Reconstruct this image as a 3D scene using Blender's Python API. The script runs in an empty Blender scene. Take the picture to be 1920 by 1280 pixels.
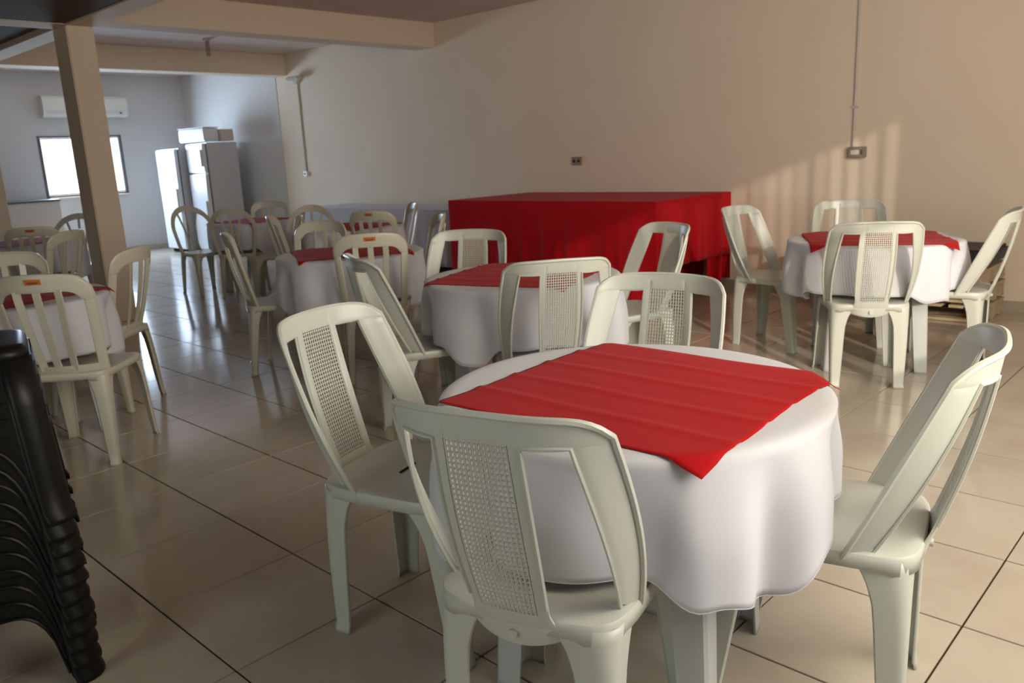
import bpy, bmesh, math, random
from math import sin, cos, pi, radians
from mathutils import Vector, Matrix
SC = bpy.context.scene
COL = SC.collection
random.seed(7)

# ------------------------------------------------------------------ camera
CAMH = 1.29
CR = Vector((0.7294868882380822, 0.6823987520469759, -0.04669928365028744))
CU = Vector((-0.1212756471597157, 0.1962323970117319, 0.9730288093211948))
CF = Vector((-0.6731575573559648, 0.7041482724311409, -0.22590731094306754))
cd = bpy.data.cameras.new('camera')
cd.sensor_fit = 'HORIZONTAL'; cd.sensor_width = 36.0; cd.lens = 36.0 * 1520.67 / 1920.0
cd.clip_start = 0.05
cam = bpy.data.objects.new('camera', cd); COL.objects.link(cam)
cam.matrix_world = Matrix(((CR.x, CU.x, -CF.x, 0), (CR.y, CU.y, -CF.y, 0), (CR.z, CU.z, -CF.z, CAMH), (0, 0, 0, 1)))
SC.camera = cam
cd.dof.use_dof = True; cd.dof.focus_distance = 1.6; cd.dof.aperture_fstop = 9.0

# ------------------------------------------------------------------ world, sun, daylight
XL, XR, YN, YW, ZC = -13.8, 0.9, -2.0, 6.67, 2.79
w = bpy.data.worlds.new('sky'); SC.world = w; w.use_nodes = True
bg = w.node_tree.nodes['Background']
bg.inputs[0].default_value = (0.80, 0.88, 1.0, 1); bg.inputs[1].default_value = 4.0
def light(kind, name, loc, power, color, rot=None, size=None, target=None):
    l = bpy.data.lights.new(name, kind); l.energy = power; l.color = color
    o = bpy.data.objects.new(name, l); COL.objects.link(o); o.location = loc
    if kind == 'AREA':
        l.shape = 'RECTANGLE'; l.size, l.size_y = size
    if target is not None:
        o.rotation_euler = Vector(target).to_track_quat('-Z', 'Y').to_euler()
    return o
sun = light('SUN', 'low_sun', (3, 0, 4), 2.2, (1.0, 0.86, 0.70), target=(-1, 0.8, -0.37)); sun.data.angle = radians(0.9)
# daylight coming in through the barred opening in the right-hand wall and the far window; an added fill lamp shines from behind the camera
light('AREA', 'daylight_side_opening', (XR - 0.03, 2.55, 1.75), 105, (1.0, 0.86, 0.64), size=(3.2, 1.6), target=(-1, 0.55, -0.10))
light('AREA', 'fill_behind_camera', (-1.4, YN + 0.05, 1.2), 20, (0.90, 1.0, 0.95), size=(1.6, 2.0), target=(0, 1, 0))  # added fill lamp; the wall behind it has no door
light('AREA', 'daylight_far_window', (XL + 0.12, 4.885, 1.41), 110, (0.60, 0.78, 1.0), size=(1.1, 0.86), target=(1, 0.0, -0.15))
SC.view_settings.view_transform = 'Standard'
try: SC.view_settings.look = 'None'
except Exception: pass
SC.view_settings.gamma = 1.0; SC.view_settings.use_curve_mapping = False
SC.view_settings.exposure = 0.05
SC.cycles.max_bounces = 10; SC.cycles.diffuse_bounces = 6
SC.cycles.sample_clamp_indirect = 6.0

# ------------------------------------------------------------------ materials
def mat(name, color, rough=0.5, spec=0.5, metal=0.0, bump=None, mottle=None, coat=0.0, rnd=0.0, sheen=0.0):
    m = bpy.data.materials.new(name); m.use_nodes = True
    nt = m.node_tree; b = nt.nodes['Principled BSDF']
    b.inputs['Base Color'].default_value = (*color, 1)
    b.inputs['Roughness'].default_value = rough
    b.inputs['Metallic'].default_value = metal
    b.inputs['Specular IOR Level'].default_value = spec
    b.inputs['Coat Weight'].default_value = coat
    b.inputs['Sheen Weight'].default_value = sheen
    tc = nt.nodes.new('ShaderNodeTexCoord')
    if mottle or rnd:
        src = None
        if mottle:   # (scale, second colour, low, high)
            no = nt.nodes.new('ShaderNodeTexNoise'); no.inputs['Scale'].default_value = mottle[0]
            no.inputs['Detail'].default_value = 6; no.inputs['Roughness'].default_value = 0.6
            geo = nt.nodes.new('ShaderNodeNewGeometry')
            nt.links.new(geo.outputs['Position'] if mottle[0] < 3 else tc.outputs['Object'], no.inputs['Vector'])
            mr = nt.nodes.new('ShaderNodeMapRange'); mr.inputs[1].default_value = mottle[2]; mr.inputs[2].default_value = mottle[3]
            nt.links.new(no.outputs['Fac'], mr.inputs[0])
            mx = nt.nodes.new('ShaderNodeMix'); mx.data_type = 'RGBA'
            mx.inputs[6].default_value = (*color, 1); mx.inputs[7].default_value = (*mottle[1], 1)
            nt.links.new(mr.outputs[0], mx.inputs[0]); src = mx.outputs[2]
        if rnd:
            oi = nt.nodes.new('ShaderNodeObjectInfo'); hs = nt.nodes.new('ShaderNodeHueSaturation')
            mr2 = nt.nodes.new('ShaderNodeMapRange'); mr2.inputs[3].default_value = 1 - rnd; mr2.inputs[4].default_value = 1 + rnd
            nt.links.new(oi.outputs['Random'], mr2.inputs[0]); nt.links.new(mr2.outputs[0], hs.inputs['Value'])
            if src: nt.links.new(src, hs.inputs['Color'])
            else: hs.inputs['Color'].default_value = (*color, 1)
            src = hs.outputs[0]
        nt.links.new(src, b.inputs['Base Color'])
    if bump:   # (scale, strength, distance)
        no = nt.nodes.new('ShaderNodeTexNoise'); no.inputs['Scale'].default_value = bump[0]; no.inputs['Detail'].default_value = 5
        nt.links.new(tc.outputs['Object'], no.inputs['Vector'])
        bp = nt.nodes.new('ShaderNodeBump'); bp.inputs['Strength'].default_value = bump[1]; bp.inputs['Distance'].default_value = bump[2]
        nt.links.new(no.outputs['Fac'], bp.inputs['Height']); nt.links.new(bp.outputs[0], b.inputs['Normal'])
    return m
def weave(name, color, scale=900, rough=0.9, strength=0.25, sheen=0.2, soft=0.0):
    m = mat(name, color, rough, spec=0.15, sheen=sheen)
    nt = m.node_tree; b = nt.nodes['Principled BSDF']; tc = nt.nodes['Texture Coordinate']
    no = nt.nodes.new('ShaderNodeTexNoise'); no.inputs['Scale'].default_value = 9; no.inputs['Detail'].default_value = 3
    no2 = nt.nodes.new('ShaderNodeTexNoise'); no2.inputs['Scale'].default_value = scale
    ad = nt.nodes.new('ShaderNodeMath'); ad.operation = 'MULTIPLY_ADD'; ad.inputs[1].default_value = 0.06
    nt.links.new(tc.outputs['Object'], no.inputs['Vector']); nt.links.new(tc.outputs['Object'], no2.inputs['Vector'])
    nt.links.new(no2.outputs['Fac'], ad.inputs[0]); nt.links.new(no.outputs['Fac'], ad.inputs[2])
    bp = nt.nodes.new('ShaderNodeBump'); bp.inputs['Strength'].default_value = strength; bp.inputs['Distance'].default_value = 0.006
    nt.links.new(ad.outputs[0], bp.inputs['Height']); nt.links.new(bp.outputs[0], b.inputs['Normal'])
    return m
M = {}
M['wall'] = mat('painted plaster', (0.83, 0.73, 0.595), 0.75, 0.25, bump=(14, 0.12, 0.01), mottle=(0.9, (0.79, 0.69, 0.56), 0.35, 0.7))
M['wallg'] = mat('plaster tinted by daylight', (0.58, 0.575, 0.56), 0.75, 0.25, bump=(14, 0.12, 0.01))  # cool, dim daylight of the far corner put into the plaster colour
M['ceil'] = mat('ceiling paint', (0.62, 0.50, 0.46), 0.85, 0.2, bump=(10, 0.1, 0.01))
M['beam'] = mat('beam paint', (0.74, 0.62, 0.49), 0.8, 0.2, bump=(12, 0.15, 0.01))
M['soffit'] = mat('unlit soffit tone', (0.12, 0.09, 0.068), 0.9, 0.1, bump=(6, 0.15, 0.01), mottle=(1.5, (0.115, 0.085, 0.065), 0.4, 0.6))  # shade under the unlit low slab put into the base colour
M['grout'] = mat('dark grout', (0.06, 0.04, 0.027), 0.9, 0.1)
M['tile'] = mat('cream ceramic tile', (0.53, 0.475, 0.39), 0.13, 0.5, mottle=(2.2, (0.47, 0.405, 0.325), 0.42, 0.66), rnd=0.045)
M['white'] = mat('white plastic', (0.52, 0.54, 0.487), 0.34, 0.5, bump=(160, 0.03, 0.001), rnd=0.03)
M['slatw'] = mat('ivory plastic', (0.54, 0.52, 0.425), 0.34, 0.5, rnd=0.04)
M['tablep'] = mat('grey white plastic', (0.46, 0.49, 0.48), 0.4, 0.4)
M['black'] = mat('black plastic', (0.008, 0.0075, 0.0075), 0.38, 0.2)
M['dark'] = mat('dark recess', (0.03, 0.028, 0.025), 0.8, 0.1)
M['cloth'] = weave('white polyester cloth', (0.60, 0.61, 0.665), strength=0.15, sheen=0.1)
M['red'] = weave('red polyester cloth', (0.40, 0.004, 0.006), strength=0.25, sheen=0.05)
M['redd'] = weave('deep red cloth', (0.44, 0.004, 0.010), strength=0.2, sheen=0.05)
M['fridge'] = mat('white enamel', (0.68, 0.70, 0.74), 0.22, 0.5)
M['fridgeg'] = mat('grey enamel', (0.50, 0.50, 0.52), 0.35, 0.5)
M['gasket'] = mat('grey gasket', (0.12, 0.13, 0.14), 0.6)
M['acw'] = mat('air unit plastic', (0.70, 0.70, 0.64), 0.4)
M['card'] = mat('beige carton', (0.55, 0.49, 0.44), 0.8)
M['steel'] = mat('brushed steel', (0.45, 0.45, 0.45), 0.35, metal=1.0)
M['alu'] = mat('dark aluminium', (0.10, 0.10, 0.11), 0.5)
M['walu'] = mat('pale aluminium', (0.5, 0.5, 0.5), 0.4)
M['conduit'] = mat('painted conduit', (0.60, 0.55, 0.50), 0.5)
M['box'] = mat('grey brown switch plate', (0.30, 0.24, 0.19), 0.5)
M['sw'] = mat('white rocker', (0.75, 0.73, 0.68), 0.4)
M['wood'] = mat('pale pine', (0.52, 0.42, 0.29), 0.75, 0.2, mottle=(12, (0.40, 0.30, 0.19), 0.4, 0.7), bump=(40, 0.3, 0.002))
M['cushion'] = mat('black vinyl', (0.018, 0.020, 0.027), 0.5, 0.4, bump=(12, 0.4, 0.01))
M['orange'] = mat('orange sticker', (0.55, 0.16, 0.02), 0.5)
M['stick2'] = mat('dark sticker print', (0.20, 0.05, 0.02), 0.5)
M['skirt'] = mat('tile skirting', (0.46, 0.40, 0.32), 0.3)
g = bpy.data.materials.new('window glass'); g.use_nodes = True
nt = g.node_tree; nt.nodes.clear()
o_ = nt.nodes.new('ShaderNodeOutputMaterial'); mx = nt.nodes.new('ShaderNodeMixShader'); tr = nt.nodes.new('ShaderNodeBsdfTransparent'); gl = nt.nodes.new('ShaderNodeBsdfGlossy')
gl.inputs['Roughness'].default_value = 0.05; mx.inputs[0].default_value = 0.07
nt.links.new(tr.outputs[0], mx.inputs[1]); nt.links.new(gl.outputs[0], mx.inputs[2]); nt.links.new(mx.outputs[0], o_.inputs[0])
M['glass'] = g

# ------------------------------------------------------------------ helpers
class MB:
    def __init__(s): s.v = []; s.f = []
    def add(s, vs, fs):
        n = len(s.v); s.v += [tuple(p) for p in vs]; s.f += [tuple(i + n for i in q) for q in fs]; return s
    def box(s, c, d, rz=0.0):
        cx, cy, cz = c; dx, dy, dz = d[0] / 2, d[1] / 2, d[2] / 2; cr, sr = cos(rz), sin(rz)
        vs = []
        for z in (-dz, dz):
            for x, y in ((-dx, -dy), (dx, -dy), (dx, dy), (-dx, dy)):
                vs.append((cx + x * cr - y * sr, cy + x * sr + y * cr, cz + z))
        return s.add(vs, [(3, 2, 1, 0), (4, 5, 6, 7), (0, 1, 5, 4), (1, 2, 6, 5), (2, 3, 7, 6), (3, 0, 4, 7)])
    def grid(s, rows, close=False):
        n = len(rows[0]); vs = [p for r in rows for p in r]; fs = []
        for i in range(len(rows) - 1):
            for j in range(n - 1 if not close else n):
                k = (j + 1) % n
                fs.append((i * n + j, i * n + k, (i + 1) * n + k, (i + 1) * n + j))
        return s.add(vs, fs)
    def sweep(s, pts, nrm, wid, th, cap=True):
        """rectangular section swept along pts; nrm(i) is the thickness direction"""
        pts = [Vector(p) for p in pts]; rows = []
        for i, p in enumerate(pts):
            t = (pts[min(i + 1, len(pts) - 1)] - pts[max(i - 1, 0)]).normalized()
            n = Vector(nrm(i)) if callable(nrm) else Vector(nrm); n = (n - t * n.dot(t)).normalized(); b = t.cross(n)
            w_ = (wid(i) if callable(wid) else wid) / 2; h = th / 2
            rows.append([p + b * w_ + n * h, p - b * w_ + n * h, p - b * w_ - n * h, p + b * w_ - n * h])
        s.grid(rows, close=True)
        if cap:
            n0 = len(s.v) - len(rows) * 4
            s.f.append((n0, n0 + 1, n0 + 2, n0 + 3)); n1 = len(s.v) - 4; s.f.append((n1 + 3, n1 + 2, n1 + 1, n1))
        return s
    def tube(s, pts, r, n=6):
        pts = [Vector(p) for p in pts]; rows = []
        for i, p in enumerate(pts):
            t = (pts[min(i + 1, len(pts) - 1)] - pts[max(i - 1, 0)]).normalized()
            a = t.orthogonal().normalized() if abs(t.z) < 0.9 else Vector((1, 0, 0)); a = (Vector((0.3, 1, 0.2)) - t * t.dot(Vector((0.3, 1, 0.2)))).normalized(); b = t.cross(a)
            rr = r(i) if callable(r) else r
            rows.append([p + (a * cos(2 * pi * k / n) + b * sin(2 * pi * k / n)) * rr for k in range(n)])
        s.grid(rows, close=True); n0 = len(s.v) - len(rows) * n
        s.f.append(tuple(range(n0, n0 + n))[::-1]); s.f.append(tuple(range(len(s.v) - n, len(s.v))))
        return s
    def mesh(s, name, m, smooth=True, merge=0.0, bevel=0.0, angle=40):
        me = bpy.data.meshes.new(name); me.from_pydata(s.v, [], s.f); me.materials.append(m)
        bm = bmesh.new(); bm.from_mesh(me)
        if merge: bmesh.ops.remove_doubles(bm, verts=bm.verts, dist=merge)
        if bevel:
            bmesh.ops.bevel(bm, geom=[e for e in bm.edges if e.is_manifold and e.calc_face_angle(0) > 0.5], offset=bevel, segments=2, affect='EDGES', clamp_overlap=True)
        bmesh.ops.recalc_face_normals(bm, faces=bm.faces)
        bm.to_mesh(me); bm.free()
        if smooth:
            for p in me.polygons: p.use_smooth = True
            try: me.set_sharp_from_angle(angle=radians(angle))
            except Exception: pass
        return me
    def build(s, name, m, parent=None, **k):
        o = bpy.data.objects.new(name, s.mesh(name, m, **k)); COL.objects.link(o)
        if parent: o.parent = parent
        return o
def solid(o, th, off=0.0, bev=0.0):
    md = o.modifiers.new('thickness', 'SOLIDIFY'); md.thickness = th; md.offset = off
    if bev:
        b = o.modifiers.new('soft edge', 'BEVEL'); b.width = bev; b.segments = 2; b.limit_method = 'ANGLE'; b.angle_limit = radians(50)
    return o
def tag(o, label=None, cat=None, group=None, kind=None):
    if label: o['label'] = label
    if cat: o['category'] = cat
    if group: o['group'] = group
    if kind: o['kind'] = kind
    return o
def empty(name, loc=(0, 0, 0), rz=0.0):
    o = bpy.data.objects.new(name, None); COL.objects.link(o); o.location = loc; o.rotation_euler = (0, 0, rz); o.empty_display_size = 0.1
    return o
def copy_tree(o, parent=None):
    c = o.copy(); COL.objects.link(c)
    if parent: c.parent = parent
    for ch in list(o.children): copy_tree(ch, c)
    return c
def lerp(a, b, t): return a + (b - a) * t
def sm(t): t = max(0, min(1, t)); return t * t * (3 - 2 * t)

# ------------------------------------------------------------------ setting
def struct(name, mb, m, parent=None, **k):
    o = mb.build(name, m, parent, **k)
    if parent is None: o['kind'] = 'structure'
    return o
floor = struct('floor', MB().box(((XL + XR) / 2, (YN + YW) / 2, -0.055), (XR - XL, YW - YN, 0.1)), M['grout'], smooth=False)
TS, TX, TY = 0.45597, -3.227, 1.293
def proj(p):
    d = Vector(p) - Vector((0, 0, CAMH)); z = d.dot(CF)
    if z < 0.1: return None
    return 960 + 1520.67 * d.dot(CR) / z, 640 - 1520.67 * d.dot(CU) / z
tb = MB().box((0, 0, -0.004), (TS - 0.0055, TS - 0.0055, 0.008))
tile_me = tb.mesh('tile', M['tile'], bevel=0.0012)
cells = []
i0, i1 = math.floor((XL - TX) / TS), math.ceil((XR - TX) / TS); j0, j1 = math.floor((YN - TY) / TS), math.ceil((YW - TY) / TS)
far = MB()
for i in range(i0, i1):
    for j in range(j0, j1):
        x0, x1 = max(TX + i * TS, XL), min(TX + (i + 1) * TS, XR); y0, y1 = max(TY + j * TS, YN), min(TY + (j + 1) * TS, YW)
        full = (x1 - x0 > TS * 0.99) and (y1 - y0 > TS * 0.99)
        c = ((x0 + x1) / 2, (y0 + y1) / 2)
        q = proj((c[0], c[1], 0)); vis = q is not None and -150 < q[0] < 2070 and q[1] < 1450
        cells.append((not (full and vis), math.hypot(*c), c, (x1 - x0, y1 - y0)))
cells.sort(key=lambda t: (t[0], t[1]))
for k, (bad, d, c, s_) in enumerate(cells):
    if not bad and k < 290:
        o = bpy.data.objects.new('tile', tile_me); COL.objects.link(o); o.parent = floor; o.location = (c[0], c[1], 0); 
    elif s_[0] > 0.02 and s_[1] > 0.02:
        far.box((c[0], c[1], -0.004), (s_[0] - 0.0055, s_[1] - 0.0055, 0.008))
fo = far.build('tile_field', M['tile'], floor, smooth=False); fo['kind'] = 'stuff'

T = 0.15
def wall_x(x, side, holes, name):   # wall in a plane of constant x
    mb = MB(); ys = sorted({YN, YW, *[h[0] for h in holes], *[h[1] for h in holes]})
    for a, b in zip(ys, ys[1:]):
        hs = [h for h in holes if h[0] <= a + 1e-6 and h[1] >= b - 1e-6]
        zs = [0.0]
        for h in hs: zs += [h[2], h[3]]
        zs.append(ZC)
        for q in range(0, len(zs), 2):
            if zs[q + 1] - zs[q] > 1e-4: mb.box((x + side * T / 2, (a + b) / 2, (zs[q] + zs[q + 1]) / 2), (T, b - a, zs[q + 1] - zs[q]))
    return struct(name, mb, M['wall'], smooth=False)
def wall_y(y, side, holes, name):
    mb = MB(); xs = sorted({XL - T, XR + T, *[h[0] for h in holes], *[h[1] for h in holes]})
    for a, b in zip(xs, xs[1:]):
        hs = [h for h in holes if h[0] <= a + 1e-6 and h[1] >= b - 1e-6]
        zs = [0.0]
        for h in sorted(hs, key=lambda h: h[2]): zs += [h[2], h[3]]
        zs.append(ZC)
        for q in range(0, len(zs), 2):
            if zs[q + 1] - zs[q] > 1e-4: mb.box(((a + b) / 2, y + side * T / 2, (zs[q] + zs[q + 1]) / 2), (b - a, T, zs[q + 1] - zs[q]))
    return struct(name, mb, M['wall'], smooth=False)
WIN = (4.31, 5.55, 0.95, 1.87)
BX1, BX2 = -7.38, -10.55
wf = wall_x(XL, -1, [WIN], 'wall_far'); wf.data.materials.clear(); wf.data.materials.append(M['wallg'])
OPN = (0.9, 4.2, 0.9, 2.60)
wall_x(XR, 1, [OPN], 'wall_right')
wall_y(YW, 1, [], 'wall_back')
added_slots = [(-1.75, -1.0, 2.06 + 0.12 * k, 2.085 + 0.12 * k) for k in range(4)]  # unseen slots, added so that sun streaks fall on the floor
wall_y(YN, -1, added_slots, 'wall_near')
struct('wall_back_daylight_tint', MB().box(((XL + BX2) / 2 - 0.15, YW - 0.004, ZC / 2), (BX2 - XL - 0.3, 0.008, ZC)), M['wallg'], smooth=False)  # thin overlay carrying the painted cool light of the far corner
struct('ceiling', MB().box(((XL + XR) / 2, (YN + YW) / 2, ZC + 0.06), (XR - XL + 2 * T, YW - YN + 2 * T, 0.12)), M['ceil'], smooth=False)
struct('baseboard_back', MB().box(((XL + XR) / 2, YW - 0.006, 0.04), (XR - XL, 0.012, 0.08)), M['skirt'], smooth=False)
struct('baseboard_far', MB().box((XL + 0.006, (YN + YW) / 2, 0.04), (0.012, YW - YN - 0.03, 0.08)), M['skirt'], smooth=False)
# beams, pillars and the low soffit to the left, coloured dark for its lack of light
BX1, BX2 = -7.38, -10.55
struct('beam_1', MB().box((BX1 - 0.15, (2.88 + YW) / 2, 2.655), (0.30, YW - 2.88, 0.27)), M['beam'], bevel=0.006)
struct('beam_2', MB().box((BX2 - 0.15, (2.88 + YW) / 2, 2.65), (0.30, YW - 2.88, 0.28)), M['beam'], bevel=0.006)
struct('beam_3', MB().box(((XL + XR) / 2, 2.77, 2.63), (XR - XL, 0.22, 0.32)), M['beam'], bevel=0.006)
struct('pillar_1', MB().box((BX1 - 0.15, 2.77, 1.235), (0.298, 0.218, 2.47)), M['beam'], bevel=0.008)
struct('pillar_2', MB().box((BX2 - 0.15, 2.77, 1.235), (0.298, 0.218, 2.47)), M['beam'], bevel=0.008)
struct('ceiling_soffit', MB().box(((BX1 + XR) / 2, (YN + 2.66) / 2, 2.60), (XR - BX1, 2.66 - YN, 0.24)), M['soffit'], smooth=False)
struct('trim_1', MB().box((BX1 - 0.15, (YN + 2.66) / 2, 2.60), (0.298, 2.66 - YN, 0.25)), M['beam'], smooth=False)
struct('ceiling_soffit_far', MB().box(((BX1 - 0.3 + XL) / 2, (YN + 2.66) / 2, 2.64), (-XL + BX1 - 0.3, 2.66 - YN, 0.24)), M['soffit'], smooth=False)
# far window
win = tag(empty('window_1', (XL, 4.93, 0)), kind='structure')
mb = MB(); yw, zw = (WIN[1] - WIN[0]) / 2, (WIN[2] + WIN[3]) / 2
for y in (-yw + 0.02, yw - 0.02): mb.box((-0.012, y, zw), (0.05, 0.025, WIN[3] - WIN[2]))
for z in (WIN[2] + 0.015, WIN[3] - 0.015): mb.box((-0.012, 0, z), (0.05, 2 * yw - 0.05, 0.025))
mb.build('window_frame', M['alu'], win, smooth=False)
for y in (-0.30, 0.30):
    sh = MB()
    for yy in (y - 0.28, y + 0.28): sh.box((-0.02, yy, zw), (0.02, 0.02, 0.86))
    for zz in (WIN[2] + 0.04, WIN[3] - 0.04): sh.box((-0.02, y, zz), (0.02, 0.54, 0.02))
    so = sh.build('sash', M['walu'], win, smooth=False)
    MB().box((-0.02, y, zw), (0.004, 0.54, 0.80)).build('glass_pane', M['glass'], so, smooth=False)
MB().box((0.03, 0, WIN[2] - 0.012), (0.10, 1.2, 0.022)).build('window_sill', M['beam'], win, bevel=0.004)
# barred opening in the right wall (behind the frame's right edge)
op = tag(empty('window_2', (XR + 0.07, (OPN[0] + OPN[1]) / 2, 0)), kind='structure')
hy = (OPN[1] - OPN[0]) / 2
fr = MB()
for y in (-hy + 0.02, hy - 0.02): fr.box((0, y, (OPN[2] + OPN[3]) / 2), (0.04, 0.04, OPN[3] - OPN[2]))
for z in (OPN[2] + 0.02, OPN[3] - 0.02, 1.75): fr.box((0, 0, z), (0.04, 2 * hy - 0.08, 0.04))
fr.build('window_frame', M['alu'], op, smooth=False)
n = 30
for k in range(n):
    y = -hy + 2 * hy * (k + 0.5) / n
    for za, zb in ((OPN[2] + 0.04, 1.73), (1.77, OPN[3] - 0.04)):
        if zb < 1.8: continue
    MB().box((0.0, y, 2.165), (0.02, 0.05 if k % 4 else 0.085, 0.79)).build('bar', M['alu'], op, smooth=False)
MB().box((0.02, 0, 1.33), (0.006, 2 * hy - 0.09, 0.80)).build('frosted_panel', M['glass'], op, smooth=False)

# ------------------------------------------------------------------ chairs
def shell(P):
    def S(u, v, off=0.0):
        xw = P['xw'](v)
        z = P['z0'] + (P['z1'] - P['z0']) * v
        yc, ye = P['yc'](v), P['ye'](v)
        x = u * xw; y = yc + (ye - yc) * abs(u) ** P['p']
        if off:
            a = Vector(S(u + 0.01, v)) - Vector(S(u - 0.01, v)); b = Vector(S(u, v + 0.01)) - Vector(S(u, v - 0.01))
            nn = a.cross(b).normalized(); return Vector((x, y, z)) + nn * off
        return Vector((x, y, z))
    return S
def patch(mb, S, fa, fb, n, m):
    """fa(s), fb(s) -> (u, v) for s in 0..1; n steps along, m across"""
    rows = []
    for i in range(n + 1):
        a, b = fa(i / n), fb(i / n)
        rows.append([S(lerp(a[0], b[0], j / m), lerp(a[1], b[1], j / m)) for j in range(m + 1)])
    mb.grid(rows)
def line(a, b): return lambda s: (lerp(a[0], b[0], s), lerp(a[1], b[1], s))

def leg_mesh(top, bot, sx, sy, m, wt=(0.105, 0.085), wb=0.034, zt=0.425, wm=0.056):
    """open angle-section moulded leg; (sx, sy) is the outward corner direction"""
    rows = []
    zs = [0, 0.012, 0.02, 0.06, 0.12, 0.2, 0.28, 0.33, 0.36, 0.38, 0.395, 0.41, zt]
    for z in zs:
        t = z / zt; cx, cy = lerp(bot[0], top[0], t), lerp(bot[1], top[1], t)
        wx = wy = lerp(wb, wm, min(1, z / 0.36))
        fl = max(0, (z - 0.30) / (zt - 0.30)) ** 2.4
        wx += (wt[0] - wm) * fl; wy += (wt[1] - wm) * fl
        if z < 0.015: cx += sx * 0.004; cy += sy * 0.004; wx += .004; wy += .004
        r = lerp(0.014, 0.050, min(1, z / zt) ** 3); ring = []
        ring.append((cx - sx * wx, cy - sy * 0.004, z)); ring.append((cx - sx * (wx - .004), cy, z)); ring.append((cx - sx * lerp(r, wx, .5), cy, z))
        for k in range(6):
            a = k / 5 * pi / 2
            ring.append((cx - sx * r + sx * r * sin(a), cy - sy * r + sy * r * cos(a), z))
        ring.append((cx, cy - sy * lerp(r, wy, .5), z)); ring.append((cx, cy - sy * (wy - .004), z)); ring.append((cx - sx * 0.004, cy - sy * wy, z))
        rows.append(ring)
    mb = MB().grid(rows)
    return mb

def seat_mesh(hf, hr, yf, yr, z, m, drop=0.045):
    """moulded seat with dish, front roll and skirt"""
    def outline(s, k=1.0):
        a = s * 2 * pi; n = 5.0
        cx, sy_ = cos(a), sin(a)
        ex = abs(cx) ** (2 / n) * (1 if cx >= 0 else -1); ey = abs(sy_) ** (2 / n) * (1 if sy_ >= 0 else -1)
        y = (yf + yr) / 2 + (yf - yr) / 2 * ey * k
        hw = lerp(hr, hf, (y - yr) / (yf - yr))
        return hw * ex * k, y
    N = 48; rows = []
    for k in (0.02, 0.25, 0.5, 0.7, 0.85, 0.94, 0.985, 1.0):
        ring = []
        for i in range(N):
            x, y = outline(i / N, k)
            dz = -0.012 * (1 - k * k)
            t = (y - yr) / (yf - yr)
            if t > 0.82: dz -= 0.014 * ((t - 0.82) / 0.18) ** 2
            if k > 0.98: dz -= 0.004 if k < 1 else 0.010
            ring.append((x, y, z + dz))
        rows.append(ring)
    ring = []
    for i in range(N):
        x, y = outline(i / N, 1.0); t = (y - yr) / (yf - yr)
        ring.append((x * 1.01, y, z - drop + (0.010 if 0.15 < t < 0.85 or abs(x) < hr * 0.6 else 0.0)))
    rows.append(ring)
    mb = MB().grid(rows, close=True); mb.f.append(tuple(range(N))[::-1])
    return mb

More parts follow.
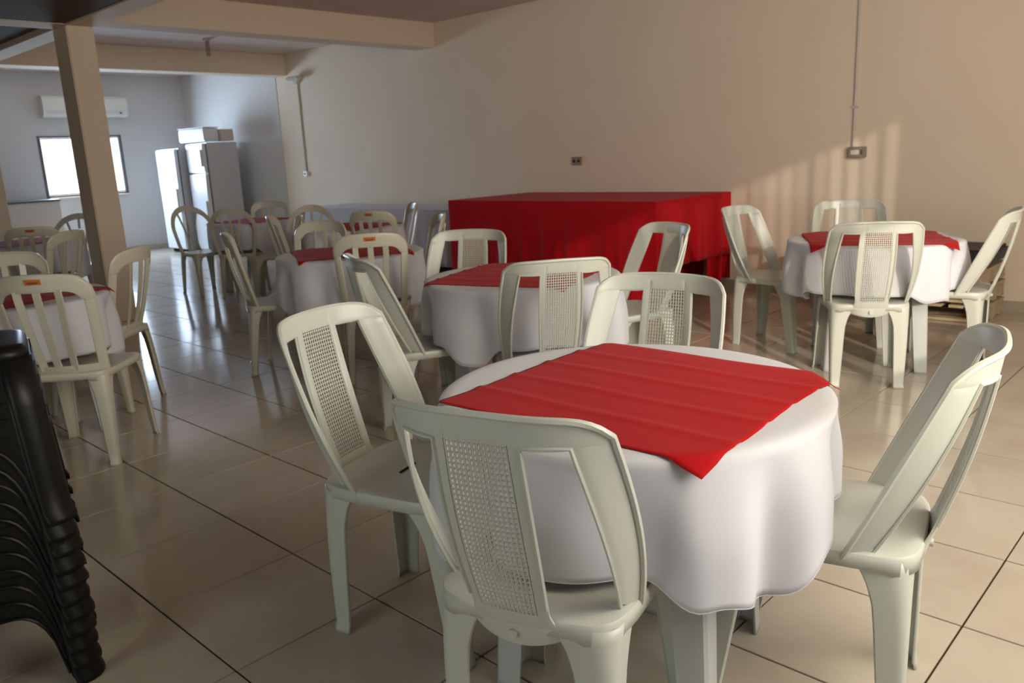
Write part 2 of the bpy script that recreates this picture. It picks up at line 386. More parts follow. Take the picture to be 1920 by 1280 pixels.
# ---- type A: woven-panel chair
PA = dict(z0=0.432, z1=0.878, p=3.0,
          xw=lambda v: 0.197 + 0.012 * v + 0.024 * sin(pi * max(0.0, v) ** 0.9),
          yc=lambda v: -0.212 - 0.108 * v - 0.014 * sin(pi * v), ye=lambda v: -0.055 - 0.198 * v)
def top_a(u): return 1.0 - 0.02 * u * u - 0.075 * abs(u) ** 12
def woven_chair():
    root = empty('dining_chair'); m = M['white']
    st = solid(seat_mesh(0.213, 0.200, 0.225, -0.205, 0.452, m).build('seat', m, root), 0.004, -1)
    S = shell(PA); mb = MB(); vo = 0.878
    ui = lambda v: lerp(0.885, 0.735, min(1, v / vo))
    uc = lambda v: lerp(0.372, 0.385, v)
    # top bar, in slices so that it shares borders with strips and panel frame
    us = [-1, -ui(vo), -0.385, -0.285, 0.285, 0.385, ui(vo), 1]
    for a, b, n in zip(us, us[1:], (5, 6, 2, 8, 2, 6, 5)):
        lo = vo if abs(a) > 0.29 or abs(b) > 0.29 else 0.885
        patch(mb, S, lambda s: (lerp(a, b, s), lo), lambda s: (lerp(a, b, s), top_a(lerp(a, b, s))), n, 4)
    for sg in (-1, 1):
        patch(mb, S, lambda s: (sg * ui(s * vo), lerp(0.06, vo, s)), lambda s: (sg * 1.0, lerp(0.0, vo, s)), 22, 3)
        patch(mb, S, lambda s: (sg * 0.285, lerp(0.075, vo, s)), lambda s: (sg * 0.385, lerp(0.075, vo, s)), 18, 2)
        patch(mb, S, lambda s: (sg * 0.285, lerp(0.0, 0.075, s)), lambda s: (sg * lerp(0.47, 0.385, s ** .5), lerp(0.0, 0.075, s)), 5, 2)
    patch(mb, S, line((-0.285, 0.0), (0.285, 0.0)), line((-0.285, 0.075), (0.285, 0.075)), 8, 4)
    # skirt of the centre panel hanging behind the seat
    rows = []
    for j in range(4):
        r = []
        for i in range(13):
            u = lerp(-0.47, 0.47, i / 12); p = S(u, 0)
            r.append(p + Vector((0, 0.004 * j, -(0.030 + 0.020 * cos(u / 0.47 * pi / 2)) * j / 3)))
        rows.append(r)
    mb.grid(rows)
    bf = solid(mb.build('back_frame', m, root, merge=0.0008), 0.0055, 0.0, 0.0012)
    # turned rim along the outline and around the side openings
    rim = MB(); pts = [S(-1, lerp(0.0, top_a(-1), i / 20), 0.003) for i in range(21)]
    pts += [S(u, top_a(u), 0.003) for u in [lerp(-1, 1, i / 36) for i in range(1, 36)]]
    pts += [S(1, lerp(top_a(1), 0.0, i / 20), 0.003) for i in range(21)]
    rim.tube(pts, 0.0068, 6)
    for sg in (-1, 1):
        pts = [S(sg * uc(v), v, 0.004) for v in [lerp(0.12, vo, i / 14) for i in range(15)]]
        pts += [S(sg * lerp(0.385, ui(vo), i / 4), vo, 0.004) for i in range(1, 5)]
        pts += [S(sg * ui(v), v, 0.004) for v in [lerp(vo, 0.04, i / 14) for i in range(1, 15)]]
        rim.tube(pts, 0.0042, 5)
    rim.build('rim', m, bf)
    MB().tube([S(0, -0.05, 0.0), S(0, -0.05, 0.0) + Vector((0, -0.014, 0))], 0.009, 10).build('lug', m, bf)
    # woven panel
    wv = MB(); nv, nh = 14, 34; va, vb = 0.075, 0.885
    for i in range(nv):
        u = lerp(-0.27, 0.27, i / (nv - 1))
        wv.sweep([S(u, lerp(va, vb, k / 12)) for k in range(13)], (0, 1, 0.15), 0.0034, 0.0046, cap=False)
    for j in range(nh):
        v = lerp(va + 0.012, vb - 0.012, j / (nh - 1))
        wv.sweep([S(lerp(-0.287, 0.287, k / 5), v, 0.0) for k in range(6)], (0, 1, 0.15), 0.0031, 0.0028, cap=False)
    wv.build('woven_panel', m, root)
    for sx in (-1, 1):
        solid(leg_mesh((sx * 0.191, -0.190), (sx * 0.178, -0.190), sx, -1, m, wt=(0.125, 0.12), zt=0.436, wb=0.047, wm=0.074).build('leg', m, root), 0.0045, -1 if sx < 0 else 1)
        solid(leg_mesh((sx * 0.204, 0.208), (sx * 0.214, 0.250), sx, 1, m, wt=(0.12, 0.13), zt=0.436, wb=0.047, wm=0.074).build('leg', m, root), 0.0045, 1 if sx < 0 else -1)
    return root
# ---- type B: slatted arch chair
PB = dict(z0=0.43, z1=0.885, p=2.0,
          xw=lambda v: 0.180 + 0.028 * min(v, 0.8) / 0.8 - (0.026 * (max(0, v - .70) / .30) ** 2.2),
          yc=lambda v: -0.195 - 0.105 * v - 0.012 * sin(pi * v), ye=lambda v: -0.135 - 0.115 * v)
def slat_chair(label=True):
    root = empty('dining_chair'); m = M['slatw']
    solid(seat_mesh(0.215, 0.19, 0.215, -0.205, 0.440, m).build('seat', m, root), 0.004, -1)
    S = shell(PB); mb = MB(); vo = 0.84
    topb = lambda u: 1.0 - 0.035 * u * u - 0.10 * abs(u) ** 12
    low = lambda u: vo - 0.10 * abs(u / 0.81) ** 8 if abs(u) < 0.81 else vo - 0.10
    n = 30
    patch(mb, S, lambda s: (lerp(-1, 1, s), low(lerp(-1, 1, s))), lambda s: (lerp(-1, 1, s), topb(lerp(-1, 1, s))), n, 4)
    for sg in (-1, 1):
        patch(mb, S, lambda s: (sg * 0.83, lerp(0, vo - .10, s)), lambda s: (sg * 1.0, lerp(0, vo - .10, s)), 14, 2)
    patch(mb, S, line((-0.99, 0.0), (0.99, 0.0)), line((-0.99, 0.09), (0.99, 0.09)), 16, 2)
    bf = solid(mb.build('back_frame', m, root, merge=0.0008), 0.010, 0.0, 0.002)
    rim = MB(); pts = [S(-1, lerp(0.0, topb(-1), i / 14), -0.003) for i in range(15)]
    pts += [S(u, topb(u), -0.003) for u in [lerp(-1, 1, i / 30) for i in range(1, 30)]] + [S(1, lerp(topb(1), 0.0, i / 14), -0.003) for i in range(15)]
    rim.tube(pts, 0.0075, 6); rim.build('rim', m, bf)
    for u in (-0.42, 0.0, 0.42):
        q = [S(u * lerp(0.85, 1, k / 10), lerp(0.05, vo + 0.02, k / 10)) for k in range(11)]
        MB().sweep(q, (u * 0.5, 1, 0.2), 0.033, 0.009).build('slat', m, root, bevel=0.002)
    for sx in (-1, 1):
        solid(leg_mesh((sx * 0.180, -0.188), (sx * 0.185, -0.215), sx, -1, m, wt=(0.085, 0.09), wb=0.030).build('leg', m, root), 0.0045, -1 if sx < 0 else 1)
        solid(leg_mesh((sx * 0.204, 0.198), (sx * 0.212, 0.232), sx, 1, m, wt=(0.11, 0.11), wb=0.030).build('leg', m, root), 0.0045, 1 if sx < 0 else -1)
    if label:
        c = S(0, 0.945, 0.0075)
        stk = MB(); stk.sweep([S(lerp(-0.17, 0.17, k / 4), 0.945, 0.0068) for k in range(5)], (0, 1, 0.2), 0.024, 0.0012)
        so = stk.build('sticker', M['orange'], root); so['label'] = 'small orange sticker'
        st2 = MB(); st2.sweep([S(lerp(-0.11, 0.11, k / 4), 0.938, 0.0078) for k in range(5)], (0, 1, 0.2), 0.007, 0.0008)
        st2.build('print', M['stick2'], so)
    return root
# ---- type C: round-arch chair with hourglass splat
def splat_chair():
    root = empty('dining_chair'); m = M['slatw']
    solid(seat_mesh(0.215, 0.185, 0.215, -0.205, 0.440, m).build('seat', m, root), 0.004, -1)
    def A(x, z):
        t = (z - 0.43) / 0.45; yc = -0.19 - 0.11 * t; return Vector((x, yc + 0.07 * (abs(x) / 0.2) ** 2, z))
    pts = [A(-0.165, 0.425), A(-0.185, 0.52), A(-0.20, 0.60), A(-0.212, 0.67)]
    pts += [A(-0.212 * cos(a), 0.67 + 0.21 * sin(a) ** 0.9) for a in [pi * k / 16 for k in range(1, 16)]]
    pts += [A(0.212, 0.67), A(0.20, 0.60), A(0.185, 0.52), A(0.165, 0.425)]
    MB().sweep(pts, (0, 1, 0.2), lambda i: 0.034 + 0.026 * sin(pi * i / (len(pts) - 1)) ** 3, 0.016).build('back_frame', m, root, bevel=0.003)
    mb = MB()
    for sg in (-1, 1):
        q = [A(sg * (0.045 + 0.065 * (abs(t - 0.30)) ** 1.5 * 1.9), lerp(0.42, 0.865, t)) for t in [k / 12 for k in range(13)]]
        mb.sweep(q, (0, 1, 0.2), 0.020, 0.011)
    mb.sweep([A(0, z) for z in (0.43, 0.55, 0.7, 0.86)], (0, 1, 0.2), 0.022, 0.009)
    for z in (0.52, 0.62): mb.sweep([A(-0.06, z), A(0, z + 0.02), A(0.06, z)], (0, 1, 0.2), 0.016, 0.009)
    mb.build('splat', m, root, bevel=0.002)
    for sx in (-1, 1):
        solid(leg_mesh((sx * 0.176, -0.188), (sx * 0.18, -0.215), sx, -1, m, wt=(0.085, 0.09), wb=0.030).build('leg', m, root), 0.0045, -1 if sx < 0 else 1)
        solid(leg_mesh((sx * 0.204, 0.198), (sx * 0.212, 0.232), sx, 1, m, wt=(0.11, 0.11), wb=0.030).build('leg', m, root), 0.0045, 1 if sx < 0 else -1)
    return root
PROTO = {}
PLACED = []
MAKE = {'A': woven_chair, 'B': lambda: slat_chair(False), 'S': lambda: slat_chair(True), 'C': splat_chair}
BACKY = {'A': -0.262, 'B': -0.245, 'S': -0.245, 'C': -0.27}
def chair(kind, bx, by, fwd, label, group):
    """bx, by: where the back's top stands; fwd: heading in degrees"""
    if kind not in PROTO: PROTO[kind] = o = MAKE[kind]()
    else: o = copy_tree(PROTO[kind])
    f = radians(fwd)
    for tx, ty in [t[:2] for t in TB]:     # the back always stays clear of the cloth
        d = math.hypot(bx - tx, by - ty); need = 0.655 if kind == 'A' else 0.63
        if d < need: bx -= cos(f) * (need - d); by -= sin(f) * (need - d)
    o.location = (bx - BACKY[kind] * cos(f), by - BACKY[kind] * sin(f), 0.0); o.rotation_euler = (0, 0, f - pi / 2)
    PLACED.append((o.location.x, o.location.y)); return tag(o, label, 'chair', group)
G1, G2, G3, G4, G5, G6, G7, G8 = ['chairs around ' + s for s in ('the nearest round table', 'the middle round table', 'the round table left of the middle one', 'the table before the white wall table', 'the table before the fridges', 'the left front table', 'the table behind the pillar', 'the table by the pallet bench')]
TB = [
 (-1.10, 1.56, 3, 2, 0.385, 9, 0.046, 'nearest, right of centre', dict(side=0.70, ro=(0.03, 0.0))),
 (-2.61, 2.82, 5, 18, 0.385, 9, 0.040, 'in the middle, ahead of the red buffet', {}),
 (-4.32, 3.06, 8, -28, 0.385, 10, 0.035, 'left of the middle table', {}),
 (-6.02, 4.30, 11, 12, 0.39, 9, 0.035, 'in front of the white wall table', {}),
 (-7.92, 4.42, 13, 15, 0.39, 9, 0.035, 'in front of the fridges', {}),
 (-4.46, 1.12, 17, 20, 0.38, 8, 0.040, 'at the left front beside the pillar', {}),
 (-8.12, 2.30, 19, 15, 0.38, 8, 0.035, 'beyond the pillar under the window', {}),
 (-1.68, 4.78, 23, 28, 0.45, 9, 0.036, 'on the right by the pallet bench', dict(side=0.74)),
]
CH = [
 ('A', -0.96, 0.965, 106, 'white woven-panel plastic chair at the nearest table, its back turned to the viewer', G1),
 ('A', -1.93, 1.27, 17, 'white woven-panel chair left of the nearest table, dark slot showing in its seat', G1),
 ('A', -0.43, 1.82, 193, 'large white woven-panel chair right of the nearest table, seen from its side', G1),
 ('A', -1.44, 2.22, -80, 'white woven-panel chair beyond the nearest table, facing the viewer across the red cloth', G1),
 ('A', -2.06, 2.44, 143, 'white woven-panel chair turned to the middle table, red cloth seen through its weave', G2),
 ('A', -2.97, 2.16, 66, 'white woven-panel chair side on, left of the middle table behind the nearest left chair', G2),
 ('A', -3.30, 3.15, -64, 'white woven-panel chair at the far left of the middle table before the red buffet', G2),
 ('A', -2.42, 3.78, -112, 'white woven-panel chair on the far right of the middle table, before the red buffet corner', G2),
 ('B', -4.50, 3.98, 238, 'ivory slatted chair seen edge on at the left end of the red buffet', G3),
 ('S', -3.82, 2.85, 143, 'ivory slatted chair with orange sticker, back to the viewer, left of the middle table', G3),
 ('B', -4.78, 2.50, 62, 'ivory slatted chair leaning back alone left of the round table, one foot in open aisle', G3),
 ('B', -4.86, 3.17, -66, 'ivory slatted chair behind the round table left of middle, between two tables', G3),
 ('S', -5.42, 4.08, 118, 'ivory slatted chair with orange sticker, farther back, before the white wall table', G4),
 ('B', -5.95, 4.95, 240, 'ivory slatted chair edge on beside the white wall table, rim catching light', G4),
 ('B', -5.95, 3.50, 52, 'ivory slatted chair edge on between the fridge-side table and the one right of it', G4),
 ('C', -6.55, 4.23, -42, 'ivory round-arched chair behind the table before the white wall table', G4),
 ('B', -6.95, 4.38, 232, 'ivory slatted chair edge on against the wall, right of the fridge-side table', G5),
 ('B', -8.38, 4.90, -44, 'pale slatted chair behind the fridge-side table, its low arch against the wall', G5),
 ('C', -8.50, 3.98, 2, 'ivory chair with round arch and hourglass splat standing before the fridges', G5),
 ('C', -7.55, 3.98, 138, 'ivory round-arched chair at the near side of the fridge-side table', G5),
 ('S', -3.80, 1.10, 137, 'ivory slatted chair with orange sticker nearest on the left, behind the black stool stack', G6),
 ('B', -4.56, 1.80, 219, 'ivory slatted chair side on at the foot of the pillar', G6),
 ('B', -4.95, 1.28, -14, 'ivory slatted chair cut by the picture edge, behind the left front table', G6),
 ('S', -7.42, 2.16, 150, 'ivory slatted chair with small sticker at the far table beyond the left front table', G7),
 ('B', -6.52, 2.13, 215, 'ivory slatted chair side on, overlapping the stickered chair left of the pillar', G7),
 ('C', -8.75, 2.98, -36, 'ivory round-arched chair just left of the pillar under the bright window', G7),
 ('B', -7.16, 1.74, 95, 'ivory slatted chair at the picture edge beside the far table left of the pillar', G7),
 ('A', -2.60, 4.93, -2, 'white woven-panel chair side on between the red buffet and the right-hand table', G8),
 ('A', -2.10, 5.50, -66, 'white woven-panel chair behind the right-hand table against the wall', G8),
 ('A', -1.48, 4.22, 120, 'white woven-panel chair at the front of the right-hand table, all four legs showing', G8),
 ('A', -1.10, 4.98, 188, 'white woven-panel chair leaning before the pallet bench on the right', G8),
]
for c in CH:
    o = chair(*c)
    if 'dark slot' in c[4]: MB().box((0, -0.03, 0.4425), (0.075, 0.006, 0.004)).build('hole_shade_strip', M['dark'], o, smooth=False)  # dark strip in place of a hole, the shade inside put into its colour

# ------------------------------------------------------------------ round tables with cloths
def table_proto():
    root = empty('round_table'); m = M['tablep']; R = 0.455
    rows = []
    for r, z in ((0.01, 0.715), (0.2, 0.715), (R - 0.012, 0.714), (R - 0.003, 0.711), (R, 0.703), (R, 0.672), (R - 0.006, 0.670)):
        rows.append([(r * cos(2 * pi * k / 64), r * sin(2 * pi * k / 64), z) for k in range(64)])
    mb = MB().grid(rows, close=True); mb.f.append(tuple(range(64))[::-1]); solid(mb.build('tabletop', m, root), 0.005, -1)
    for a in (45, 135, 225, 315):
        sx, sy = (1 if cos(radians(a)) > 0 else -1), (1 if sin(radians(a)) > 0 else -1); rr = []
        for z, c, w_ in ((0, 0.268, 0.062), (0.02, 0.266, 0.062), (0.3, 0.255, 0.074), (0.6, 0.243, 0.085), (0.70, 0.24, 0.10)):
            q = [(c - w_, c - .004), (c - w_, c), (c - 0.03, c), (c - 0.008, c - 0.002), (c - 0.002, c - 0.008), (c, c - 0.03), (c, c - w_), (c - .004, c - w_)]
            rr.append([(sx * x, sy * y, z) for x, y in q])
        solid(MB().grid(rr).build('leg', m, root, angle=30), 0.006, 0)
    return root
def hash1(s): r = random.Random(s); return r
def cloth(cx, cy, seed, rot, hem=0.385, n=9, amp=0.040, label='', red_label='', red_group='red square cloths', side=0.70, ro=(0, 0), tabl=''):
    rd = random.Random(seed); R = 0.462; zt = 0.7225; drop = zt - hem
    th = [rd.uniform(0, 2 * pi) for _ in range(4)]; ws = [n, n - 3, n + 3, 3]; am = [1.0, 0.55, 0.4, 0.35]
    def fold(a): return sum(A * sin(w_ * a + t) for A, w_, t in zip(am, ws, th)) / 1.3
    lifts = [math.atan2(py - cy, px - cx) for px, py in PLACED if math.hypot(px - cx, py - cy) < 0.62]
    def lift(a):
        m_ = 0.0
        for c in lifts:
            d = abs((a - c + pi) % (2 * pi) - pi); m_ = max(m_, 1 - sm((d - 0.46) / 0.24))
        return m_
    N = 220; prof = []
    prof += [(r, 0.0) for r in (0.006, 0.1, 0.2, 0.3, 0.38, 0.43)]
    prof += [(R - 0.010, 0.001), (R - 0.002, 0.005)]
    rows = []
    def pt(a, s):     # s: metres of cloth below the rim
        L = lift(a); f = fold(a) * (1 - 0.45 * L); t = s / drop; s *= 1 - L * (1 - (zt - 0.006 - 0.468) / drop)
        fc = max(-1.0, min(1.0, f)); g = 1 - 2 * (0.5 - 0.5 * fc) ** 2.2 - 0.35      # broad crests, narrow valleys
        flare = R + 0.004 - 0.004 * t + amp * (0.12 + g) * sm(0.12 + t * 1.35) * min(1, s * 25) + amp * 0.35 * g * t
        hem_dz = (0.022 * sin(3 * a + th[1]) + 0.022 * f) * (1 - L)
        return Vector((cx + flare * cos(a), cy + flare * sin(a), zt - 0.006 - s * (1 - hem_dz * t / drop)))
    for r, dz in prof: rows.append([(cx + r * cos(2 * pi * k / N), cy + r * sin(2 * pi * k / N), zt - dz) for k in range(N)])
    K = 18
    for j in range(K + 1):
        rows.append([pt(2 * pi * k / N, drop * (0.01 + 0.99 * j / K)) for k in range(N)])
    mb = MB().grid(rows, close=True); mb.f.append(tuple(range(N))[::-1])
    o = mb.build('tablecloth', M['cloth'], angle=80); solid(o, 0.0016, 1)
    tag(o, label, 'tablecloth', 'white round tablecloths')
    # hem seam as a raised band
    hm = MB().tube([pt(2 * pi * k / N, drop) for k in range(N + 1)], 0.0022, 5).build('hem', M['cloth'], o)
    # red square overlay
    r0 = radians(rot); q = side / 2; G = 56; rr = []
    ph = rd.uniform(0, 6)
    def crease(t, k0): # sharp pressed folds every side/5
        v = 0.0
        for c in (-0.21, -0.07, 0.075, 0.215):
            d = (t - c) / 0.016; v += 0.0042 * math.exp(-d * d) if k0 else 0.0026 * math.exp(-d * d)
            v -= 0.0016 * math.exp(-((t - c - 0.026) / 0.02) ** 2)
        return v
    for i in range(G + 1):
        row = []
        for j in range(G + 1):
            x, y = lerp(-q, q, i / G), lerp(-q, q, j / G)
            y += 0.006 * sin(x * 9 + ph) * (abs(y) / q) ** 3; x2 = x + 0.006 * sin(y * 11 + ph) * (abs(x) / q) ** 3
            X, Y = x2 * cos(r0) - y * sin(r0) + ro[0], x2 * sin(r0) + y * cos(r0) + ro[1]
            rad = math.hypot(X, Y); a = math.atan2(Y, X)
            wz = crease(y + 0.006 * sin(x * 5), 1) + 0.0012 * sin(x * 17 + y * 6 + ph) * cos(y * 13) + 0.0008
            if rad > R - 0.006:
                sd = rad - (R - 0.006)
                rr_ = R - 0.006 + sd * 0.86
                p = Vector((cx + cos(a) * rr_, cy + sin(a) * rr_, zt + 0.0022 - 0.55 * sd * sm(sd / 0.03) + max(0, wz)))
            else:
                edge = 0.0
                p = Vector((cx + X, cy + Y, zt + 0.0022 + max(0, wz) - edge))
            row.append(p)
        rr.append(row)
    ro_ = MB().grid(rr).build('table_overlay', M['red'], angle=80); solid(ro_, 0.0012, 1)
    tag(ro_, red_label, 'cloth', red_group)
    return o
tp = None
for x, y, sd, rot, hem, n, amp, where, kw in TB:
    if tp is None: t = tp = table_proto()
    else: t = copy_tree(tp)
    t.location = (x, y, 0); t.rotation_euler = (0, 0, radians({3: 15, 5: 18, 23: 28}.get(sd, rot)))
    tag(t, 'round plastic table under a white cloth, ' + where, 'table', 'round plastic tables')
    cloth(x, y, sd, rot, hem, n, amp, 'white cloth draped over the round table ' + where, 'red square cloth on the round table ' + where, **kw)

# ------------------------------------------------------------------ buffet tables against the back wall
def trestle(name, x0, x1, y0, y1, z, label):
    t = empty(name, ((x0 + x1) / 2, (y0 + y1) / 2, 0)); hx, hy = (x1 - x0) / 2, (y1 - y0) / 2
    MB().box((0, 0, z - 0.02), (2 * hx, 2 * hy, 0.03)).build('tabletop', M['wood'], t, bevel=0.003)
    for sx in (-1, 1):
        for sy in (-1, 1):
            MB().box((sx * (hx - 0.1), sy * (hy - 0.08), (z - 0.035) / 2), (0.05, 0.05, z - 0.035)).build('leg', M['wood'], t, bevel=0.003)
    return tag(t, label, 'table')
def drape(name, x0, x1, y0, y1, z, m, hems, seed, label, closed=False):
    """box-shaped cloth: top and hanging sides; hems = hem height for front(-y), right(+x), back(+y), left(-x)"""
    rd = random.Random(seed); per = []
    def seg(a, b, n, nx, ny, hem):
        for k in range(n):
            t = k / n; per.append((lerp(a[0], b[0], t), lerp(a[1], b[1], t), nx, ny, hem, t))
    seg((x0, y0), (x1, y0), 120, 0, -1, hems[0]); seg((x1, y0), (x1, y1), 60, 1, 0, hems[1]); seg((x1, y1), (x0, y1), 20, 0, 1, hems[2]); seg((x0, y1), (x0, y0), 60, -1, 0, hems[3])
    ph = [rd.uniform(0, 6) for _ in range(4)]; rows = []
    K = 14
    cx, cy = (x0 + x1) / 2, (y0 + y1) / 2
    for s in (0.02, 0.5, 0.985, 0.997): rows.append([(cx + (p[0] - cx) * s, cy + (p[1] - cy) * s, z) for p in per])
    rows.append([(p[0], p[1], z - 0.004) for p in per])
    for j in range(1, K + 1):
        r = []
        for k, (x, y, nx, ny, hem, t) in enumerate(per):
            d = (z - hem) * j / K; q = sm(j / K); e = min(1, min(t, 1 - t) * 14)
            wv = (0.010 + 0.016 * sin(k * 0.42 + ph[0]) + 0.010 * sin(k * 0.93 + ph[1]) + 0.008 * sin(k * 0.17 + ph[2])) * q * e
            wv = max(wv, -0.002)
            if ny > 0: wv = 0
            r.append((x + nx * wv, y + ny * wv, z - d))
        rows.append(r)
    mb = MB().grid(rows, close=True); mb.f.append(tuple(range(len(per)))[::-1])
    o = mb.build(name, m, angle=50); solid(o, 0.002, 1)
    # pressed fold lines over the top
    return tag(o, label, 'tablecloth')
trestle('buffet_table', -5.92, -3.62, 5.48, 6.56, 0.862, 'wide buffet table hidden beneath the red cloth at the back wall')
drape('tablecloth', -5.96, -3.57, 5.43, 6.62, 0.868, M['redd'], (0.03, 0.33, 0.10, 0.03), 31, 'large deep red cloth covering the buffet table against the back wall')
o = tag(empty('hanging_cloth', (-3.585, 6.40, 0)), 'narrow red cloth falling to the floor at the back right of the buffet', 'cloth')
rows = []
for j in range(10):
    z = lerp(0.845, 0.02, j / 9)
    rows.append([(0.0 + 0.022 * sin(k * 0.8) * (0.3 + 0.7 * j / 9) - 0.02, -0.13 + 0.012 * k, z) for k in range(24)])
solid(MB().grid(rows).build('fabric', M['redd'], o), 0.003)
trestle('side_table', -9.30, -6.06, 5.95, 6.56, 0.722, 'long side table hidden beneath the white cloth against the wall')
drape('tablecloth', -9.34, -6.02, 5.90, 6.62, 0.728, M['cloth'], (0.12, 0.12, 0.12, 0.12), 37, 'long white cloth over the side table left of the red buffet')

# ------------------------------------------------------------------ pallet bench
def pallet(x0, x1, y0, y1, z):
    t = empty('pallet', ((x0 + x1) / 2, (y0 + y1) / 2, z)); hx, hy = (x1 - x0) / 2, (y1 - y0) / 2
    for y in (-hy + 0.05, 0, hy - 0.05):
        MB().box((0, y, 0.010), (2 * hx, 0.095, 0.018)).build('base_board', M['wood'], t, smooth=False)
        for x in (-hx + 0.06, 0, hx - 0.06): MB().box((x, y * 0.999, 0.058), (0.12, 0.085 if y == 0 else 0.05, 0.077)).build('block', M['wood'], t, smooth=False)
    for k in range(9):
        x = lerp(-hx + 0.045, hx - 0.045, k / 8)
        MB().box((x, 0, 0.106), (0.09, 2 * hy, 0.018)).build('deck_board', M['wood'], t, smooth=False)
    return t
PX0, PX1, PY0, PY1 = -2.60, -1.39, 6.12, 6.62
for k, s in enumerate(('bottom', 'middle', 'top')):
    tag(pallet(PX0 + 0.01 * k, PX1 - 0.004 * k, PY0 + 0.006 * k, PY1, 0.002 + k * 0.132), f'pale pine pallet, {s} one of the three stacked under the black cushion', 'pallet', 'pallets of the bench')
rows = []
cb = MB().box((0, 0, 0), (PX1 - PX0 + 0.02, PY1 - PY0 + 0.01, 0.10)); co = cb.build('bench_cushion', M['cushion'], bevel=0.022)
co.location = ((PX0 + PX1) / 2, (PY0 + PY1) / 2 - 0.01, 0.402 + 0.052); tag(co, 'black vinyl cushion lying on the pine pallet bench by the right wall', 'cushion')
MB().tube([(-0.6, -0.255, 0.03), (0, -0.257, 0.03), (0.6, -0.255, 0.03), (0.612, 0, 0.03), (0.6, 0.245, 0.03)], 0.004, 6).build('piping', M['cushion'], co)

# ------------------------------------------------------------------ fridges and boxes
def fridge(x0, x1, y0, y1, h, doors, label, feet=True):
    t = empty('fridge', ((x0 + x1) / 2, (y0 + y1) / 2, 0)); hx, hy = (x1 - x0) / 2, (y1 - y0) / 2
    MB().box((0, 0.03, h / 2 + 0.02), (2 * hx, 2 * hy - 0.06, h - 0.04)).build('body', M['fridgeg'], t, bevel=0.008)
    MB().box((0, -hy + 0.05, h / 2 + 0.02), (2 * hx - 0.02, 0.02, h - 0.08)).build('gasket', M['gasket'], t, smooth=False)
    for za, zb in doors:
        d = MB().box((0, -hy + 0.012, (za + zb) / 2), (2 * hx, 0.055, zb - za)).build('door', M['fridge'], t, bevel=0.012)
        MB().box((hx - 0.05, -hy - 0.028, (za + zb) / 2), (0.022, 0.025, min(0.35, (zb - za) * 0.6))).build('handle', M['acw'], d, bevel=0.006)
    MB().box((0, 0, 0.03), (2 * hx - 0.06, 2 * hy - 0.1, 0.05)).build('plinth', M['dark'], t, smooth=False)
    return tag(t, label, 'fridge', 'fridges in the corner')
# local frame: rotated so that the doors look along -y
fridge(-13.06, -12.42, 5.76, 6.40, 1.60, [(0.06, 1.59)], 'white single-door fridge, the left and lower of the two')
fridge(-12.31, -11.78, 5.90, 6.45, 1.655, [(0.06, 1.20), (1.22, 1.645)], 'white two-door fridge with grey side, boxes on its top')
b = MB().box((0, 0, 0.095), (0.66, 0.26, 0.19)).build('storage_box', M['fridge'], bevel=0.012); b.location = (-12.19, 6.06, 1.677); b.rotation_euler = (0, 0.0, 0.12)
tag(b, 'long white box lying on the two-door fridge', 'box'); MB().box((0, 0, 0.202), (0.67, 0.27, 0.012)).build('lid', M['fridge'], b, bevel=0.004)
b = MB().box((0, 0, 0.085), (0.18, 0.20, 0.17)).build('carton', M['card'], bevel=0.004); b.location = (-11.90, 6.33, 1.677)
tag(b, 'small beige carton on top of the fridge beside the long white box', 'box'); MB().box((0, 0, 0.1705), (0.04, 0.19, 0.002)).build('tape', M['wood'], b, smooth=False)

# ------------------------------------------------------------------ air conditioner
ac = tag(empty('air_conditioner', (XL, 5.02, 2.29)), 'white wall air conditioner above the bright window', 'air conditioner')
pr = [(0.002, -0.15), (0.16, -0.15), (0.20, -0.10), (0.215, 0.0), (0.205, 0.13), (0.18, 0.155), (0.002, 0.155)]
rows = [[(p[0], y, p[1]) for p in pr] for y in (-0.62, 0.62)]
mb = MB().grid(rows, close=True); mb.f += [tuple(range(7)), tuple(range(13, 6, -1))]; mb.build('body', M['acw'], ac, bevel=0.01)
MB().box((0.206, 0, -0.095), (0.012, 1.12, 0.028)).build('louvre', M['fridge'], ac, bevel=0.003)
MB().box((0.212, 0, 0.03), (0.006, 1.16, 0.17)).build('front_panel', M['acw'], ac, bevel=0.002)
MB().box((0.217, 0.50, -0.095), (0.006, 0.03, 0.018)).build('indicator', M['dark'], ac, smooth=False)
# counter on the far wall
ct = tag(empty('counter', (XL + 0.25, 3.6, 0)), 'low white counter with thin dark top under the wall left of the window', 'counter')
MB().box((0, 0, 0.455), (0.46, 1.45, 0.91)).build('body', M['card'], ct, bevel=0.004)
MB().box((0.005, 0, 0.925), (0.49, 1.48, 0.028)).build('worktop', M['alu'], ct, bevel=0.004)

# ------------------------------------------------------------------ wall fittings
def conduit(x, z0, z1, label):
    t = tag(empty('conduit', (x, YW, z0)), label, 'conduit')
    MB().tube([(0, -0.012, 0), (0, -0.012, z1 - z0)], 0.011, 10).build('pipe', M['conduit'], t)
    for z in (0.3, (z1 - z0) * 0.75): MB().box((0, -0.012, z), (0.05, 0.024, 0.02)).build('clip', M['conduit'], t, bevel=0.003)
    return t
conduit(-2.535, 1.215, ZC, 'thin vertical conduit on the wall rising from the switch box to the ceiling')
conduit(-10.28, 1.17, 2.38, 'thin vertical conduit on the wall left of the white table, under the small lamp')
s = tag(empty('switch_box', (-2.50, YW, 1.17)), 'grey-brown switch box with white rocker below the right conduit', 'switch')
MB().box((0, -0.02, 0), (0.14, 0.04, 0.085)).build('plate', M['box'], s, bevel=0.006)
MB().box((-0.012, -0.042, 0), (0.065, 0.008, 0.036)).build('rocker', M['sw'], s, bevel=0.003)
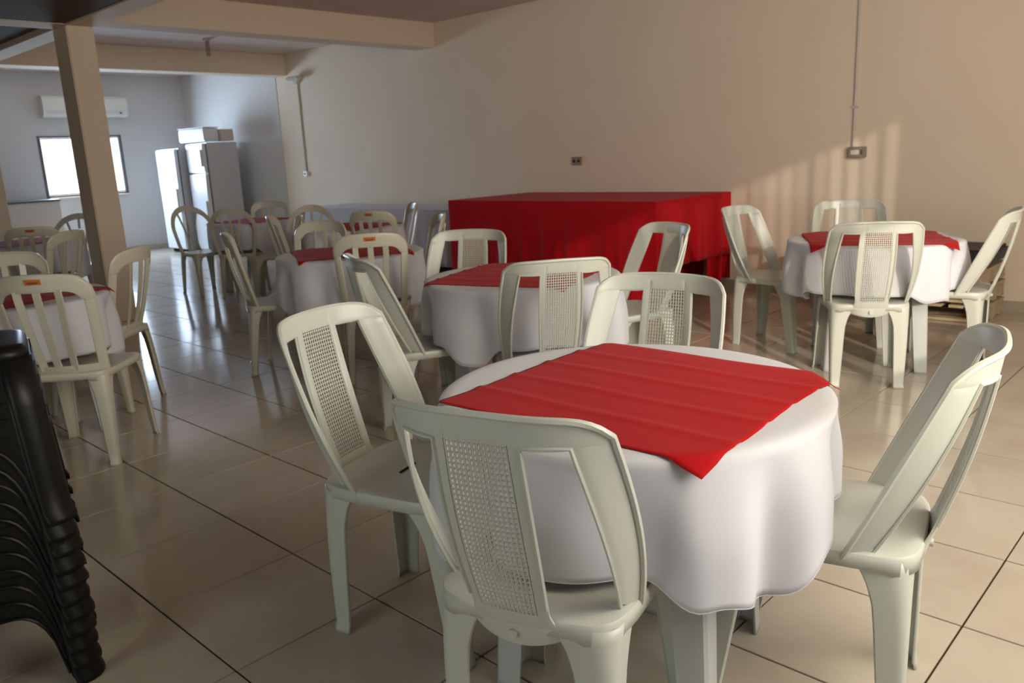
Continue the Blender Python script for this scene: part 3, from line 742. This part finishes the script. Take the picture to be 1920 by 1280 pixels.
MB().box((0.045, -0.042, 0), (0.018, 0.006, 0.040)).build('frame_insert', M['steel'], s, bevel=0.002)
s = tag(empty('wall_socket', (-5.33, YW, 1.18)), 'small brown wall socket above the red buffet', 'socket')
MB().box((0, -0.008, 0), (0.125, 0.016, 0.085)).build('plate', M['box'], s, bevel=0.004)
for x in (-0.03, 0.03): MB().tube([(x, -0.010, 0), (x, -0.019, 0)], 0.016, 12).build('outlet', M['dark'], s)
s = tag(empty('wall_socket', (-10.28, YW, 1.14)), 'small white socket at the foot of the left conduit', 'socket')
MB().box((0, -0.02, 0), (0.09, 0.04, 0.07)).build('plate', M['sw'], s, bevel=0.004)
MB().tube([(0, -0.036, 0), (0, -0.043, 0)], 0.015, 12).build('outlet', M['dark'], s)
s = tag(empty('wall_lamp', (-10.28, YW, 2.42)), 'small pale lamp base on the wall at the beam end', 'lamp')
MB().tube([(0, 0, 0), (0, -0.05, 0)], 0.05, 16).build('mount', M['conduit'], s)
MB().box((0.05, -0.09, 0.02), (0.26, 0.10, 0.05), 0.1).build('shade', M['conduit'], s, bevel=0.015)
s = tag(empty('ceiling_socket', (-9.62, 5.04, ZC)), 'bare bulb holder hanging from the ceiling between the beams', 'bulb holder')
MB().tube([(0, 0, 0), (0, 0, -0.03)], 0.05, 16).build('rose', M['conduit'], s)
MB().tube([(0, 0, -0.03), (0, 0, -0.16), (0.0, 0, -0.2)], lambda i: (0.022, 0.03, 0.02)[i], 12).build('holder', M['box'], s)

# ------------------------------------------------------------------ black stool stack
def stool():
    root = empty('stool'); m = M['black']; H = 0.45; N = 8
    def ring(h, r, z):
        pts = []
        for cx, cy, a0 in ((1, 1, 0), (-1, 1, 90), (-1, -1, 180), (1, -1, 270)):
            for k in range(6):
                a = radians(a0 + 18 * k); pts.append((cx * (h - r) + r * cos(a), cy * (h - r) + r * sin(a), z))
        return pts
    rows = [ring(0.02, 0.01, H), ring(0.10, 0.03, H - .002), ring(0.138, 0.055, H - 0.001), ring(0.152, 0.058, H - 0.004), ring(0.159, 0.058, H - 0.012), ring(0.162, 0.058, H - 0.035)]
    mb = MB().grid(rows, close=True); mb.f.append(tuple(range(24))[::-1]); st = solid(mb.build('seat', m, root), 0.004, -1)
    MB().sweep([(-0.04, 0, H + 0.0005), (0.04, 0, H + 0.0005)], (0, 0, 1), 0.02, 0.002).build('grip_slot', M['dark'], st)
    # four side walls with an arched cut-out and raised ribs
    def hw(z): return 0.162 + (H - 0.03 - z) * 0.07 + 0.004 * (z < 0.03)
    for q in range(4):
        a = q * pi / 2; ca, sa = cos(a), sin(a)
        def W(s, z, o=0.0):
            h = hw(z); r = 0.055; y = s * (h - 0.001); x = h - 0.0 + o
            e = abs(y) - (h - r)
            if e > 0: x = h - r + math.sqrt(max(0.0, r * r - e * e)) + o
            return (x * ca - y * sa, x * sa + y * ca, z)
        rw = []
        def arch(s): return 0.0 if abs(s) > 0.66 else 0.215 * (1 - (abs(s) / 0.66) ** 3.2) ** 0.5
        for i in range(33):
            s = lerp(-0.93, 0.93, i / 32); lo = arch(s)
            rw.append([W(s, lerp(lo, H - 0.03, j / 10)) for j in range(11)])
        solid(MB().grid(rw).build('side_panel', m, root), 0.004, 0)
        rb = MB()
        for z in (0.28, 0.32, 0.36, 0.395):
            rb.tube([W(lerp(-0.55, 0.55, k / 6), z, 0.003) for k in range(7)], 0.004, 5)
        rb.tube([W(s, arch(s) + 0.004, 0.002) for s in [lerp(-0.655, 0.655, k / 16) for k in range(17)]], 0.004, 5)
        rb.build('rib', m, root)
    for sx, sy in ((1, 1), (-1, 1), (-1, -1), (1, -1)):
        rr = []
        for z in (0.0, 0.012, 0.03, 0.1, 0.2, 0.3, 0.42):
            h = hw(z) + 0.002 + (0.003 if z < 0.02 else 0); r = 0.055; q = []
            for k in range(9):
                a = lerp(-12, 102, k / 8); a = radians(a)
                q.append((sx * (h - r + r * cos(a)), sy * (h - r + r * sin(a)), z))
            rr.append(q)
        solid(MB().grid(rr).build('leg', m, root), 0.006, 0)
    return root
sp = stool(); NS = 11; SX, SY, SR = -2.355, 0.462, radians(-16)
ords = ['bottom stool resting on the tiles', 'second from the floor', 'third from the floor', 'fourth from the floor', 'fifth from the floor', 'sixth, in the middle', 'fifth from the top', 'fourth from the top', 'third from the top', 'second from the top', 'topmost with its seat showing']
for k in range(NS):
    o = sp if k == 0 else copy_tree(sp)
    o.location = (SX + 0.002 * sin(k * 2.1), SY + 0.002 * cos(k * 1.7), 0.001 + k * 0.0445); o.rotation_euler = (0, 0, SR + 0.01 * sin(k * 3.3))
    tag(o, 'black plastic stool in the stack at the left, ' + ords[k], 'stool', 'stacked black stools')
